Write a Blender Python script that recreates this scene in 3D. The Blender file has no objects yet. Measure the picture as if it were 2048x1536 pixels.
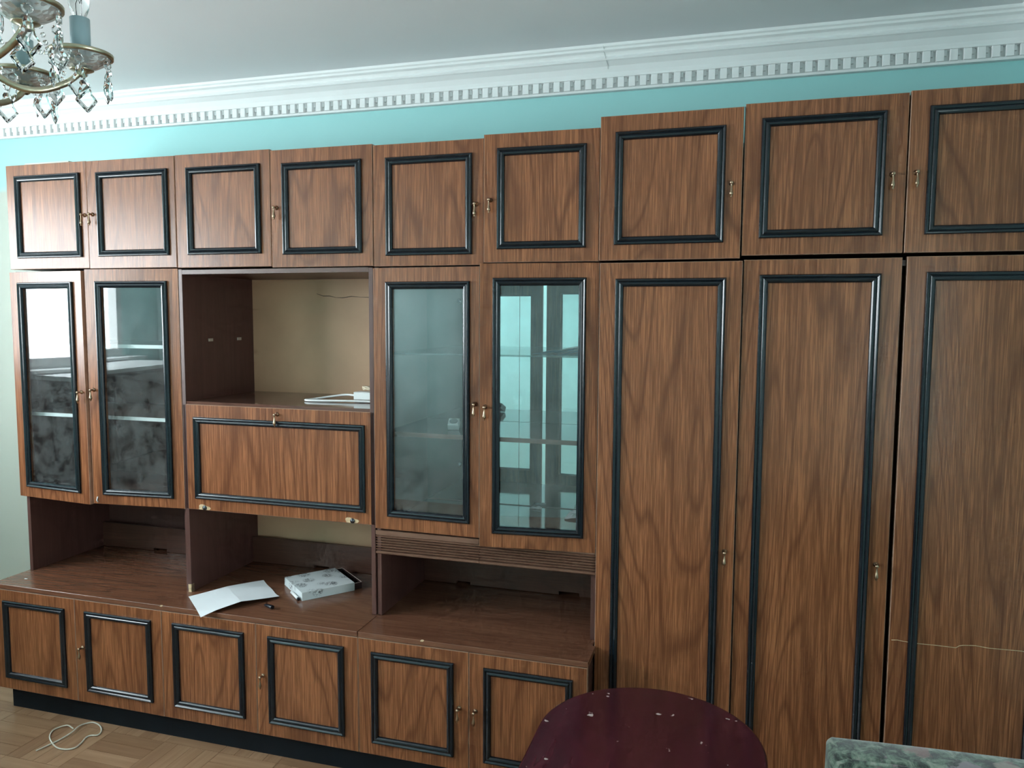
import bpy, bmesh, math, random
from mathutils import Vector, Matrix
random.seed(7)
R = math.radians
SC = bpy.context.scene
COL = SC.collection

# ------------------------------------------------------------------ camera
cam = bpy.data.cameras.new('camera'); cam_o = bpy.data.objects.new('camera', cam); COL.objects.link(cam_o)
CP = Vector((2.8131, -2.4109, 1.5801)); YAW, PITCH, ROLL, FPX = .2863, -.0855, .0053, 1531.6
fw = Vector((-math.sin(YAW)*math.cos(PITCH), math.cos(YAW)*math.cos(PITCH), math.sin(PITCH)))
rt = Vector((math.cos(YAW), math.sin(YAW), 0)); up = rt.cross(fw)
cr, sr = math.cos(ROLL), math.sin(ROLL)
rt2 = rt*cr + up*sr; up2 = -rt*sr + up*cr
M = Matrix((rt2, up2, -fw)).transposed().to_4x4(); M.translation = CP
cam_o.matrix_world = M
cam.sensor_fit = 'HORIZONTAL'; cam.sensor_width = 36.0; cam.lens = FPX/2048*36.0
cam.clip_start = .05; cam.clip_end = 200
SC.camera = cam_o

# ------------------------------------------------------------------ daylight, exposure
world = bpy.data.worlds.new('overcast_sky'); SC.world = world; world.use_nodes = True
bg = world.node_tree.nodes['Background']
bg.inputs['Color'].default_value = (.86, .95, 1.0, 1); bg.inputs['Strength'].default_value = 6.0
SC.view_settings.view_transform = 'Standard'; SC.view_settings.look = 'None'
SC.view_settings.exposure = 0.23; SC.view_settings.gamma = 1.0; SC.view_settings.use_curve_mapping = False
SC.cycles.max_bounces = 8; SC.cycles.diffuse_bounces = 4; SC.cycles.glossy_bounces = 4
SC.cycles.transmission_bounces = 7; SC.cycles.transparent_max_bounces = 12
SC.cycles.use_adaptive_sampling = True; SC.cycles.adaptive_threshold = .06; SC.cycles.adaptive_min_samples = 12; SC.cycles.use_light_tree = False
SC.cycles.sample_clamp_indirect = 6.0; SC.cycles.use_denoising = True
SC.cycles.caustics_reflective = False; SC.cycles.caustics_refractive = False

# room numbers (metres): the back wall is parallel to X, the camera looks along +Y
XL, XR, YB, YF, ZC = -1.4, 3.71, .45, -3.57, 2.547
WY0, WY1, WZ0, WZ1 = -3.05, -.78, 1.265, 2.31          # window opening in the left wall
pl = bpy.data.lights.new('window_daylight', 'AREA'); pl.shape = 'RECTANGLE'
pl.size = WZ1-WZ0; pl.size_y = WY1-WY0; pl.energy = 148; pl.color = (.87, .955, 1.0)
plo = bpy.data.objects.new('window_daylight', pl); COL.objects.link(plo)
plo.location = (XL-.075, (WY0+WY1)/2, (WZ0+WZ1)/2); plo.rotation_euler = (0, R(-90), 0)

DY0, DY1 = -2.40, -1.50                                 # added glazed door in the right wall, out of view, for fill light
hl = bpy.data.lights.new('added_fill_light', 'AREA'); hl.shape = 'RECTANGLE'; hl.size = 1.10; hl.size_y = DY1-DY0-.2; hl.energy = 9; hl.color = (.93, .96, 1.0)  # fill lamp added behind that door to lift the right side
hlo = bpy.data.objects.new('added_fill_light', hl); COL.objects.link(hlo); hlo.location = (XR+.075, (DY0+DY1)/2, 1.40); hlo.rotation_euler = (0, R(90), 0)

# ------------------------------------------------------------------ material helpers
MATS = {}
def mat(name):
    m = bpy.data.materials.new(name); m.use_nodes = True; MATS[name] = m
    nt = m.node_tree; return m, nt, nt.nodes['Principled BSDF']
def nd(nt, t, **kw):
    n = nt.nodes.new(t)
    for k, v in kw.items():
        if hasattr(n, k): setattr(n, k, v)
        else: n.inputs[k].default_value = v
    return n
def coords(nt, scale, rnd=True, kind='Object'):
    tc = nd(nt, 'ShaderNodeTexCoord'); out = tc.outputs[kind]
    if rnd:
        oi = nd(nt, 'ShaderNodeObjectInfo')
        ml = nd(nt, 'ShaderNodeVectorMath', operation='SCALE'); ml.inputs[0].default_value = (37., 11., 23.)
        nt.links.new(oi.outputs['Random'], ml.inputs['Scale'])
        ad = nd(nt, 'ShaderNodeVectorMath', operation='ADD')
        nt.links.new(out, ad.inputs[0]); nt.links.new(ml.outputs[0], ad.inputs[1]); out = ad.outputs[0]
    mp = nd(nt, 'ShaderNodeMapping'); mp.inputs['Scale'].default_value = scale
    nt.links.new(out, mp.inputs['Vector']); return mp.outputs[0]
def ramp(nt, src, stops):
    r = nd(nt, 'ShaderNodeValToRGB'); e = r.color_ramp.elements
    while len(e) < len(stops): e.new(.5)
    for el, (p, c) in zip(e, stops): el.position = p; el.color = (*c, 1) if len(c) == 3 else c
    nt.links.new(src, r.inputs[0]); return r.outputs[0]
def mixc(nt, a, b, f, mode='MIX'):
    m = nd(nt, 'ShaderNodeMix', data_type='RGBA', blend_type=mode)
    for s, v in ((m.inputs[6], a), (m.inputs[7], b), (m.inputs[0], f)):
        if isinstance(v, (int, float)): s.default_value = v
        elif isinstance(v, tuple): s.default_value = (*v, 1)
        else: nt.links.new(v, s)
    return m.outputs[2]
def simple(name, col, rough=.5, metal=0., spec=.5, var=0., scale=8., coat=0., bump=0.):
    m, nt, b = mat(name)
    b.inputs['Roughness'].default_value = rough; b.inputs['Metallic'].default_value = metal
    b.inputs['Specular IOR Level'].default_value = spec; b.inputs['Coat Weight'].default_value = coat
    v = coords(nt, (1, 1, 1), rnd=False)
    n = nd(nt, 'ShaderNodeTexNoise', Scale=scale, Detail=4.); nt.links.new(v, n.inputs['Vector'])
    c = ramp(nt, n.outputs[0], [(.3, tuple(x*(1-var) for x in col)), (.7, tuple(min(1, x*(1+var)) for x in col))])
    nt.links.new(c, b.inputs['Base Color'])
    if bump:
        bp = nd(nt, 'ShaderNodeBump', Strength=bump, Distance=.004); nt.links.new(n.outputs[0], bp.inputs['Height'])
        nt.links.new(bp.outputs[0], b.inputs['Normal'])
    return m
def wood(name, light, dark, axis='Z', rough=.3, spec=.5, contrast=1., ringf=120., coat=0.):
    m, nt, b = mat(name)
    def sc(a, l): return {'Z': (a, a, l), 'X': (l, a, a), 'Y': (a, l, a)}[axis]
    n1 = nd(nt, 'ShaderNodeTexNoise', Scale=1., Detail=1.6, Roughness=.45, Distortion=.45)
    nt.links.new(coords(nt, sc(3.8, .42)), n1.inputs['Vector'])
    ml = nd(nt, 'ShaderNodeMath', operation='MULTIPLY'); ml.inputs[1].default_value = ringf
    nt.links.new(n1.outputs[0], ml.inputs[0])
    sn = nd(nt, 'ShaderNodeMath', operation='SINE'); nt.links.new(ml.outputs[0], sn.inputs[0])
    ab = nd(nt, 'ShaderNodeMath', operation='MULTIPLY_ADD'); ab.inputs[1].default_value = .5; ab.inputs[2].default_value = .5
    nt.links.new(sn.outputs[0], ab.inputs[0])
    rings = ramp(nt, ab.outputs[0], [(0., (0, 0, 0)), (.06, (.45,)*3), (.28, (1, 1, 1))])
    n2 = nd(nt, 'ShaderNodeTexNoise', Scale=1., Detail=3., Roughness=.6); nt.links.new(coords(nt, sc(300, 7.)), n2.inputs['Vector'])
    n3 = nd(nt, 'ShaderNodeTexNoise', Scale=1., Detail=3., Roughness=.5); nt.links.new(coords(nt, sc(28, .8)), n3.inputs['Vector'])
    mid = tuple((a+c)/2 for a, c in zip(light, dark))
    c = mixc(nt, mid, light, ramp(nt, n3.outputs[0], [(.3, (.25,)*3), (.7, (1, 1, 1))]))
    c = mixc(nt, c, dark, ramp(nt, rings, [(0., (.52*contrast,)*3), (1., (0, 0, 0))]))
    c = mixc(nt, c, dark, ramp(nt, n2.outputs[0], [(.45, (.55*contrast,)*3), (.62, (0, 0, 0))]))
    nt.links.new(c, b.inputs['Base Color'])
    b.inputs['Roughness'].default_value = rough; b.inputs['Specular IOR Level'].default_value = spec
    b.inputs['Coat Weight'].default_value = coat; b.inputs['Coat Roughness'].default_value = .12
    bp = nd(nt, 'ShaderNodeBump', Strength=.06, Distance=.001); nt.links.new(n2.outputs[0], bp.inputs['Height'])
    nt.links.new(bp.outputs[0], b.inputs['Normal'])
    return m

W_DOOR = wood('walnut_laminate', (.372, .142, .059), (.108, .035, .015), 'Z', .27, .40, contrast=1.15)
W_SIDE = wood('shade_darkened_wood', (.128, .057, .046), (.066, .029, .024), 'Z', .38, contrast=.6)  # darker copy of the door laminate, carcass interior shade put into its colour
W_FLAT = wood('walnut_worktop', (.215, .092, .052), (.10, .040, .024), 'X', .20, contrast=.8)
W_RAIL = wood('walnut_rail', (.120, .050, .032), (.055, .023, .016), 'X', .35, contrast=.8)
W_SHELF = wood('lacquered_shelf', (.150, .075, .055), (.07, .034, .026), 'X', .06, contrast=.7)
W_EDGE = simple('worn_edge_band', (.36, .21, .14), .5, var=.15, scale=30)
W_RAW = simple('raw_chipboard', (.55, .40, .24), .8, var=.3, scale=120, bump=.4)
BLACK = simple('black_painted_moulding', (.006, .011, .016), .20, var=.2, scale=60)
PLINTH = simple('black_plinth_paint', (.007, .010, .014), .6, spec=.2, var=.2)
HARD = simple('tan_hardboard', (.60, .36, .215), .55, var=.08, scale=5)
BRASS = simple('antique_brass', (.38, .27, .18), .28, metal=1., var=.25, scale=90)
CHROME = simple('hinge_steel', (.6, .62, .63), .25, metal=1.)
WHITE = simple('white_plastic', (.82, .84, .83), .35)
PAPER = simple('white_paper', (.80, .83, .85), .75, var=.02, scale=6)
CEIL = simple('ceiling_paint', (.84, .86, .87), .85, var=.015, scale=2)
CORN = simple('cornice_plaster', (.86, .87, .86), .75, var=.02, scale=6)
TEAL = simple('teal_wall_paint', (.55, .82, .80), .55, var=.015, scale=3)
DARKP = simple('black_plastic', (.012, .013, .018), .25)
LAMPB = simple('greyed_lamp_brass', (.47, .43, .31), .33, metal=1., var=.2, scale=60)
BLUEP = simple('blue_plastic_film', (.02, .13, .20), .25, var=.5, scale=12)
CORD = simple('pale_cotton_cord', (.62, .57, .48), .8, var=.15, scale=300)
BEIGE = simple('beige_cable', (.62, .52, .38), .45)
WINF = simple('white_window_frame', (.78, .79, .78), .4)
GROUND = simple('outdoor_ground', (.42, .43, .42), .9, var=.1, scale=.2)
PLASTER = simple('outer_plaster', (.5, .5, .48), .9)
CANDLE = simple('blue_grey_candle_sleeve', (.24, .34, .36), .35)

def two_tone():
    m, nt, b = mat('back_wall_paint')
    v = coords(nt, (1, 1, 1), rnd=False); sp = nd(nt, 'ShaderNodeSeparateXYZ'); nt.links.new(v, sp.inputs[0])
    n = nd(nt, 'ShaderNodeTexNoise', Scale=9., Detail=3.); nt.links.new(v, n.inputs['Vector'])
    a = nd(nt, 'ShaderNodeMath', operation='MULTIPLY_ADD'); a.inputs[1].default_value = .05; nt.links.new(n.outputs[0], a.inputs[0]); nt.links.new(sp.outputs['Z'], a.inputs[2])
    f = nd(nt, 'ShaderNodeMapRange'); f.inputs['From Min'].default_value = 2.185; f.inputs['From Max'].default_value = 2.215; nt.links.new(a.outputs[0], f.inputs['Value'])
    nt.links.new(mixc(nt, (.47, .495, .425), (.37, .70, .69), f.outputs[0]), b.inputs['Base Color']); b.inputs['Roughness'].default_value = .55
    return m
WALL = two_tone()

def glassy(name, tint, ior, dust, rough=0.):
    m, nt, b = mat(name); nt.nodes.remove(b); out = nt.nodes['Material Output']
    lw = nd(nt, 'ShaderNodeLayerWeight', Blend=.5); pw = nd(nt, 'ShaderNodeMath', operation='POWER'); pw.inputs[1].default_value = 5.
    nt.links.new(lw.outputs['Facing'], pw.inputs[0]); fr = nd(nt, 'ShaderNodeMath', operation='MULTIPLY_ADD'); fr.inputs[1].default_value = 1-ior; fr.inputs[2].default_value = ior
    nt.links.new(pw.outputs[0], fr.inputs[0])           # Schlick, the same from both sides
    tr = nd(nt, 'ShaderNodeBsdfTransparent', Color=(*tint, 1))
    gl = nd(nt, 'ShaderNodeBsdfGlossy', Roughness=rough); df = nd(nt, 'ShaderNodeBsdfDiffuse', Color=(.75, .8, .8, 1))
    n = nd(nt, 'ShaderNodeTexNoise', Scale=14., Detail=3., Roughness=.7); nt.links.new(coords(nt, (1, 1, 1)), n.inputs['Vector'])
    mr = nd(nt, 'ShaderNodeMapRange'); mr.inputs['From Min'].default_value = .35; mr.inputs['From Max'].default_value = .8
    mr.inputs['To Min'].default_value = dust*.4; mr.inputs['To Max'].default_value = dust*2.2; nt.links.new(n.outputs[0], mr.inputs['Value'])
    m1 = nd(nt, 'ShaderNodeMixShader'); nt.links.new(mr.outputs[0], m1.inputs[0]); nt.links.new(tr.outputs[0], m1.inputs[1]); nt.links.new(df.outputs[0], m1.inputs[2])
    m2 = nd(nt, 'ShaderNodeMixShader'); nt.links.new(fr.outputs[0], m2.inputs[0]); nt.links.new(m1.outputs[0], m2.inputs[1]); nt.links.new(gl.outputs[0], m2.inputs[2])
    nt.links.new(m2.outputs[0], out.inputs[0]); return m
GLASS = glassy('dusty_cabinet_glass', (.93, .96, .96), .072, .03)
def clear_pane():
    m, nt, b = mat('window_glass'); nt.nodes.remove(b); out = nt.nodes['Material Output']
    tr = nd(nt, 'ShaderNodeBsdfTransparent', Color=(.99, .99, .99, 1)); gl = nd(nt, 'ShaderNodeBsdfGlossy', Roughness=.0)
    mx = nd(nt, 'ShaderNodeMixShader'); mx.inputs[0].default_value = .03
    nt.links.new(tr.outputs[0], mx.inputs[1]); nt.links.new(gl.outputs[0], mx.inputs[2]); nt.links.new(mx.outputs[0], out.inputs[0]); return m
WGLASS = clear_pane()
SHGLASS = glassy('glass_shelf', (.70, .86, .85), .045, .06)
def mirror():
    m, nt, b = mat('green_tinted_mirror'); b.inputs['Metallic'].default_value = 1.
    b.inputs['Base Color'].default_value = (.72, .88, .87, 1); b.inputs['Roughness'].default_value = .01; return m
MIRROR = mirror()
def crystal():
    m, nt, b = mat('cut_crystal'); b.inputs['Base Color'].default_value = (.96, .99, .985, 1)
    b.inputs['Roughness'].default_value = .02; b.inputs['IOR'].default_value = 1.52; b.inputs['Transmission Weight'].default_value = 1.; return m
CRYSTAL = crystal()
def dish_glass():
    m, nt, b = mat('pressed_dish_glass'); b.inputs['Base Color'].default_value = (.80, .86, .85, 1)
    b.inputs['Roughness'].default_value = .35; b.inputs['IOR'].default_value = 1.3; b.inputs['Transmission Weight'].default_value = .7
    v = nd(nt, 'ShaderNodeTexVoronoi', Scale=110.); nt.links.new(coords(nt, (1, 1, 1)), v.inputs['Vector'])
    bp = nd(nt, 'ShaderNodeBump', Strength=.9, Distance=.003); nt.links.new(v.outputs['Distance'], bp.inputs['Height']); nt.links.new(bp.outputs[0], b.inputs['Normal'])
    return m
DISH = dish_glass()
def lacquer():
    m, nt, b = mat('burgundy_lacquer'); v = coords(nt, (1, 1, 1), rnd=False)
    n = nd(nt, 'ShaderNodeTexNoise', Scale=3., Detail=5.); nt.links.new(coords(nt, (9, .8, 1), rnd=False), n.inputs['Vector'])
    c = ramp(nt, n.outputs[0], [(.3, (.040, .006, .012)), (.7, (.070, .012, .020))])
    w = nd(nt, 'ShaderNodeTexNoise', Scale=38., Detail=2.); nt.links.new(v, w.inputs['Vector'])
    c = mixc(nt, c, (.45, .36, .34), ramp(nt, w.outputs[0], [(.715, (0, 0, 0)), (.74, (1, 1, 1))]))
    nt.links.new(c, b.inputs['Base Color']); b.inputs['Roughness'].default_value = .16
    return m
LACQ = lacquer()
def floral():
    m, nt, b = mat('floral_upholstery'); v = coords(nt, (1, 1, 1), rnd=False)
    def vor(s): 
        n = nd(nt, 'ShaderNodeTexNoise', Scale=s, Detail=6., Roughness=.7, Distortion=.5); nt.links.new(v, n.inputs['Vector']); return n.outputs[0]
    c = ramp(nt, vor(38.), [(.40, (.012, .018, .015)), (.47, (.045, .068, .050)), (.53, (.085, .125, .090)), (.62, (.17, .195, .155))])
    vo = nd(nt, 'ShaderNodeTexVoronoi', Scale=16.); nt.links.new(v, vo.inputs['Vector'])
    fl = ramp(nt, vo.outputs['Color'], [(.2, (.16, .08, .075)), (.5, (.17, .14, .17)), (.8, (.24, .20, .12))])
    pet = nd(nt, 'ShaderNodeMath', operation='ADD'); nt.links.new(vo.outputs['Distance'], pet.inputs[0]); nt.links.new(vor(45.), pet.inputs[1])
    c = mixc(nt, c, fl, ramp(nt, pet.outputs[0], [(.78, (.85,)*3), (.90, (0, 0, 0))]))
    nt.links.new(c, b.inputs['Base Color']); b.inputs['Roughness'].default_value = .85; b.inputs['Sheen Weight'].default_value = .3
    wv = nd(nt, 'ShaderNodeTexNoise', Scale=500.); nt.links.new(v, wv.inputs['Vector'])
    bp = nd(nt, 'ShaderNodeBump', Strength=.3, Distance=.001); nt.links.new(wv.outputs[0], bp.inputs['Height']); nt.links.new(bp.outputs[0], b.inputs['Normal'])
    return m
FLORAL = floral()
def sketch_print():
    m, nt, b = mat('box_with_sketched_flowers'); v = coords(nt, (1, 1, 1), rnd=False)
    a = nd(nt, 'ShaderNodeTexNoise', Scale=42., Detail=4., Roughness=.6, Distortion=2.); nt.links.new(v, a.inputs['Vector'])
    p = nd(nt, 'ShaderNodeTexVoronoi', Scale=17.); nt.links.new(v, p.inputs['Vector'])
    l = ramp(nt, a.outputs[0], [(.44, (0, 0, 0)), (.48, (1, 1, 1)), (.52, (1, 1, 1)), (.56, (0, 0, 0))])
    k = ramp(nt, p.outputs['Distance'], [(.30, (1.,)*3), (.50, (0, 0, 0))])
    f = mixc(nt, l, k, 1., 'MULTIPLY')
    nt.links.new(mixc(nt, (.66, .71, .72), (.07, .08, .09), f), b.inputs['Base Color']); b.inputs['Roughness'].default_value = .5
    return m
SKETCH = sketch_print()
def parquet(name, rnd):
    m, nt, b = mat(name)
    n = nd(nt, 'ShaderNodeTexNoise', Scale=1., Detail=4.); nt.links.new(coords(nt, (4, 60, 4), rnd=rnd), n.inputs['Vector'])
    c = ramp(nt, n.outputs[0], [(.3, (.30, .165, .090)), (.7, (.39, .235, .140))])
    oi = nd(nt, 'ShaderNodeObjectInfo')
    c = mixc(nt, c, ramp(nt, oi.outputs['Random'], [(0., (.72, .67, .63)), (.5, (.88, .86, .84)), (1., (1., 1., 1.))]), 1. if rnd else 0., 'MULTIPLY')
    nt.links.new(c, b.inputs['Base Color']); b.inputs['Roughness'].default_value = .33; return m
PARQ = parquet('oak_parquet_block', True); PARQF = parquet('oak_parquet_floor', False)

# ------------------------------------------------------------------ mesh helpers
class MB:
    def __init__(s): s.v = []; s.f = []; s.m = []; s.sm = []
    def add(s, verts, faces, mi=0, smooth=False):
        o = len(s.v); s.v += [tuple(v) for v in verts]
        for f in faces: s.f.append([i+o for i in f]); s.m.append(mi); s.sm.append(smooth)
        return s
    def box(s, x0, x1, y0, y1, z0, z1, mi=0, side=None, b=0.):
        """axis box; b chamfers the front (-Y) edges; side = material of all faces but front and back"""
        sd = mi if side is None else side
        if b <= 0:
            s.add([(x0,y0,z0),(x1,y0,z0),(x1,y1,z0),(x0,y1,z0),(x0,y0,z1),(x1,y0,z1),(x1,y1,z1),(x0,y1,z1)], [], 0)
            o = len(s.v)-8
            for f, k in (((0,1,5,4),mi),((2,3,7,6),mi),((1,2,6,5),sd),((3,0,4,7),sd),((4,5,6,7),sd),((3,2,1,0),sd)):
                s.f.append([i+o for i in f]); s.m.append(k); s.sm.append(False)
        else:
            o = len(s.v)
            for (a, c, y, d) in ((x0,x1,y0,b),(x0,x1,y0+b,0.),(x0,x1,y1,0.)):
                s.v += [(x0+d,y,z0+d),(x1-d,y,z0+d),(x1-d,y,z1-d),(x0+d,y,z1-d)]
            fs = [((0,1,2,3),mi),((11,10,9,8),mi)]
            for i in range(4):
                j = (i+1) % 4
                fs.append(((j,i,i+4,j+4),sd)); fs.append(((j+4,i+4,i+8,j+8),sd))
            for f, k in fs: s.f.append([i+o for i in f]); s.m.append(k); s.sm.append(False)
        return s
    def lathe(s, prof, seg=16, c=(0,0,0), axis='Z', mi=0, a0=0., a1=2*math.pi):
        full = abs(a1-a0-2*math.pi) < 1e-6; n = seg if full else seg+1; o = len(s.v)
        for r, h in prof:
            for k in range(n):
                a = a0+(a1-a0)*k/seg; x, y = r*math.cos(a), r*math.sin(a)
                p = {'Z': (x,y,h), 'Y': (x,h,y), 'X': (h,x,y)}[axis]
                s.v.append((p[0]+c[0], p[1]+c[1], p[2]+c[2]))
        for i in range(len(prof)-1):
            for k in range(seg):
                k2 = (k+1) % n
                s.f.append([o+i*n+k, o+i*n+k2, o+(i+1)*n+k2, o+(i+1)*n+k]); s.m.append(mi); s.sm.append(True)
        return s
    def tube(s, pts, r, seg=8, mi=0):
        pts = [Vector(p) for p in pts]; o = len(s.v); n = len(pts); rr = r if isinstance(r, (list, tuple)) else [r]*n
        nrm = None
        for i, p in enumerate(pts):
            t = (pts[min(i+1, n-1)]-pts[max(i-1, 0)]).normalized()
            if nrm is None: nrm = t.orthogonal().normalized()
            nrm = (nrm - t*nrm.dot(t)).normalized(); bn = t.cross(nrm)
            for k in range(seg):
                a = 2*math.pi*k/seg; s.v.append(tuple(p+(nrm*math.cos(a)+bn*math.sin(a))*rr[i]))
        for i in range(n-1):
            for k in range(seg):
                k2 = (k+1) % seg; s.f.append([o+i*seg+k, o+i*seg+k2, o+(i+1)*seg+k2, o+(i+1)*seg+k]); s.m.append(mi); s.sm.append(True)
        s.f.append([o+k for k in range(seg)][::-1]); s.m.append(mi); s.sm.append(False)
        s.f.append([o+(n-1)*seg+k for k in range(seg)]); s.m.append(mi); s.sm.append(False)
        return s
    def mesh(s, name, mats):
        me = bpy.data.meshes.new(name); me.from_pydata(s.v, [], s.f)
        for m in (mats if isinstance(mats, (list, tuple)) else [mats]): me.materials.append(m)
        me.polygons.foreach_set('material_index', s.m); me.polygons.foreach_set('use_smooth', s.sm)
        bm = bmesh.new(); bm.from_mesh(me); bmesh.ops.recalc_face_normals(bm, faces=bm.faces); bm.to_mesh(me); bm.free()
        me.update(); return me
    def build(s, name, mats, parent=None, loc=(0,0,0), rot=(0,0,0)): return put(name, s.mesh(name, mats), parent, loc, rot)
def put(name, me, parent=None, loc=(0,0,0), rot=(0,0,0)):
    o = bpy.data.objects.new(name, me); COL.objects.link(o); o.location = loc; o.rotation_euler = rot
    if parent is not None: o.parent = parent
    return o
def tag(o, label, cat, group=None):
    o['label'] = label; o['category'] = cat
    if group: o['group'] = group
    return o
def thing(name, label, cat, loc=(0,0,0), group=None, rot=(0,0,0)):
    o = bpy.data.objects.new(name, None); COL.objects.link(o); o.location = loc; o.rotation_euler = rot; o.empty_display_size = .1
    return tag(o, label, cat, group)
def struct(o): o['kind'] = 'structure'; return o
def catmull(pts, n=6, closed=False):
    P = [Vector(p) for p in pts]; out = []; N = len(P)
    for i in range(N if closed else N-1):
        p0 = P[(i-1) % N] if (closed or i > 0) else P[0]; p1 = P[i]; p2 = P[(i+1) % N]; p3 = P[(i+2) % N] if (closed or i+2 < N) else P[-1]
        for k in range(n):
            t = k/n; out.append(.5*((2*p1)+(-p0+p2)*t+(2*p0-5*p1+4*p2-p3)*t*t+(-p0+3*p1-3*p2+p3)*t**3))
    if not closed: out.append(P[-1])
    return out

# ------------------------------------------------------------------ the room shell
T = .25
struct(MB().box(XL-T, XR+T, YF-T, YB+T, -.20, -.006).build('floor', PARQF))
struct(MB().box(XL-T, XR+T, YF-T, YB+T, ZC, ZC+.2).build('ceiling', CEIL))
struct(MB().box(XL-T, XR+T, YB, YB+T, -.006, ZC).build('wall_back', WALL))
struct(MB().box(XL-T, XR+T, YF-T, YF, -.006, ZC).build('wall_front', TEAL))
w = MB(); w.box(XR, XR+T, YF, DY0, -.006, ZC); w.box(XR, XR+T, DY1, YB, -.006, ZC); w.box(XR, XR+T, DY0, DY1, 2.06, ZC); struct(w.build('wall_right', TEAL))
dr = bpy.data.objects.new('added_door_1', None); COL.objects.link(dr); struct(dr); dr.location = (XR+.035, (DY0+DY1)/2, 0)  # added door, never in view, that carries the fill lamp
f = MB(); hw_ = (DY1-DY0)/2
f.box(-.045, .035, -hw_, -hw_+.05, 0, 2.06); f.box(-.045, .035, hw_-.05, hw_, 0, 2.06); f.box(-.045, .035, -hw_+.05, hw_-.05, 2.01, 2.06); f.build('door_frame', WINF, dr)
f = MB(); a = hw_-.052
f.box(-.02, .02, -a, -a+.09, .006, 2.008); f.box(-.02, .02, a-.09, a, .006, 2.008); f.box(-.02, .02, -a+.09, a-.09, .006, .84); f.box(-.02, .02, -a+.09, a-.09, 1.93, 2.008); f.box(-.018, .018, -a+.09, a-.09, 1.37, 1.41); f.build('door_leaf', WINF, dr)
for z0, z1 in ((.84, 1.37), (1.41, 1.93)): MB().box(-.003, .003, -a+.09, a-.09, z0, z1).build('pane', WGLASS, dr)
MB().tube([(-.02, a-.045, 1.02), (-.065, a-.045, 1.02), (-.065, a-.16, 1.02)], .008, 8).build('door_handle', CHROME, dr)
w = MB(); w.box(XL-T, XL, YF, WY0, -.006, ZC); w.box(XL-T, XL, WY1, YB, -.006, ZC)
w.box(XL-T, XL, WY0, WY1, -.006, WZ0); w.box(XL-T, XL, WY0, WY1, WZ1, ZC); struct(w.build('wall_left', TEAL))
# window: frame, mullions, three panes, sill
win = bpy.data.objects.new('window_1', None); COL.objects.link(win); struct(win); win.location = (XL-.036, (WY0+WY1)/2, WZ0)
wy = (WY1-WY0)/2; wh = WZ1-WZ0
f = MB()
for a, b_ in ((-wy, -wy+.06), (wy-.06, wy)): f.box(-.035, .035, a, b_, 0, wh)
f.box(-.035, .035, -wy+.06, wy-.06, 0, .06); f.box(-.035, .035, -wy+.06, wy-.06, wh-.06, wh)
for c in (-wy/3, wy/3): f.box(-.03, .03, c-.035, c+.035, .06, wh-.06)
f.build('window_frame', WINF, win)
for a, b_ in ((-wy+.06, -wy/3-.035), (-wy/3+.035, wy/3-.035), (wy/3+.035, wy-.06)):
    MB().box(-.003, .003, a, b_, .06, wh-.06).build('pane', WGLASS, win)
MB().box(.037, .20, -wy-.08, wy+.08, -.020, -.001).build('window_sill', WINF, win)
# outside
struct(MB().box(-90, XL-.6, -60, 60, -6.2, -6).build('outdoor_ground', GROUND))

# dresser under the window (seen mirrored in the glass doors)
ds = thing('dresser', 'long dark dresser with a pale top, mirrored in the leftmost glass door', 'dresser', (XL+.36, -1.85, 0))
MB().box(-.33, .33, -1.03, 1.03, .06, 1.215).box(-.31, .30, -1.0, 1.0, 0, .06).build('body', W_SIDE, ds)
MB().box(-.34, .352, -1.05, 1.05, 1.215, 1.240, b=.002).build('top', WINF, ds)
for k in range(4):
    for c_ in (-.515, .515):
        z0 = .08+k*.282; dd = MB().box(.33, .347, c_-.505, c_+.505, z0, z0+.270).build('drawer', W_SIDE, ds)
        for y in (-.25, .25): MB().lathe([(0, .024), (.010, .022), (.012, .016), (.006, .010), (.006, 0)], 12, c=(.347, c_+y, z0+.135), axis='X').build('knob', BRASS, dd)

# parquet blocks set in a basket weave (the part of the floor in view)
S = .24; SW = S/4
pm = MB().box(-S/2+.0007, S/2-.0007, -SW/2+.0007, SW/2-.0007, -.007, 0).mesh('parquet_block', PARQ)
floor = bpy.data.objects['floor']
for i in range(-4, 9):
    for j in range(0, 5):
        cx, cy = .806+S*(i-3)+S/2, -.155-S*j+S/2
        for k in range(4):
            d = (k-1.5)*SW
            if (i+j) % 2: put('parquet_block', pm, floor, (cx, cy+d, 0))
            else: put('parquet_block', pm, floor, (cx+d, cy, 0), (0, 0, R(90)))

# cornice along the back and right walls, with dentils
corn = [(0, 2.404), (.022, 2.404), (.024, 2.412), (.012, 2.414), (.012, 2.447), (.030, 2.449), (.030, 2.456), (.032, 2.466), (.042, 2.484),
        (.060, 2.497), (.066, 2.499), (.070, 2.505), (.067, 2.510), (.066, 2.512), (.074, 2.522), (.084, 2.527), (.086, 2.534), (.092, 2.538), (.094, ZC), (0, ZC)]
c = MB(); n = len(corn); vs = []
for (p, z) in corn: vs.append((XL, YB-p, z))
for (p, z) in corn: vs.append((XR-p, YB-p, z))
for (p, z) in corn: vs.append((XR-p, YF, z))
fs = []
for s_ in (0, 1):
    for i in range(n-1): fs.append((s_*n+i, s_*n+i+1, (s_+1)*n+i+1, (s_+1)*n+i))
c.add(vs, fs); cornice = struct(c.build('trim_1', CORN))
dm = MB(); dm.box(-.0115, .0115, 0, .018, 2.4125, 2.4485, b=.0012)
dm.box(.0115, .020, .008, .018, 2.4305, 2.4485)
dm = dm.mesh('dentil', CORN)
x = XL+.02
k = 0
while x < XR-.03:
    put('dentil', dm, cornice, (x, YB-.028, 0)); x += .0396; k += 1
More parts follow.
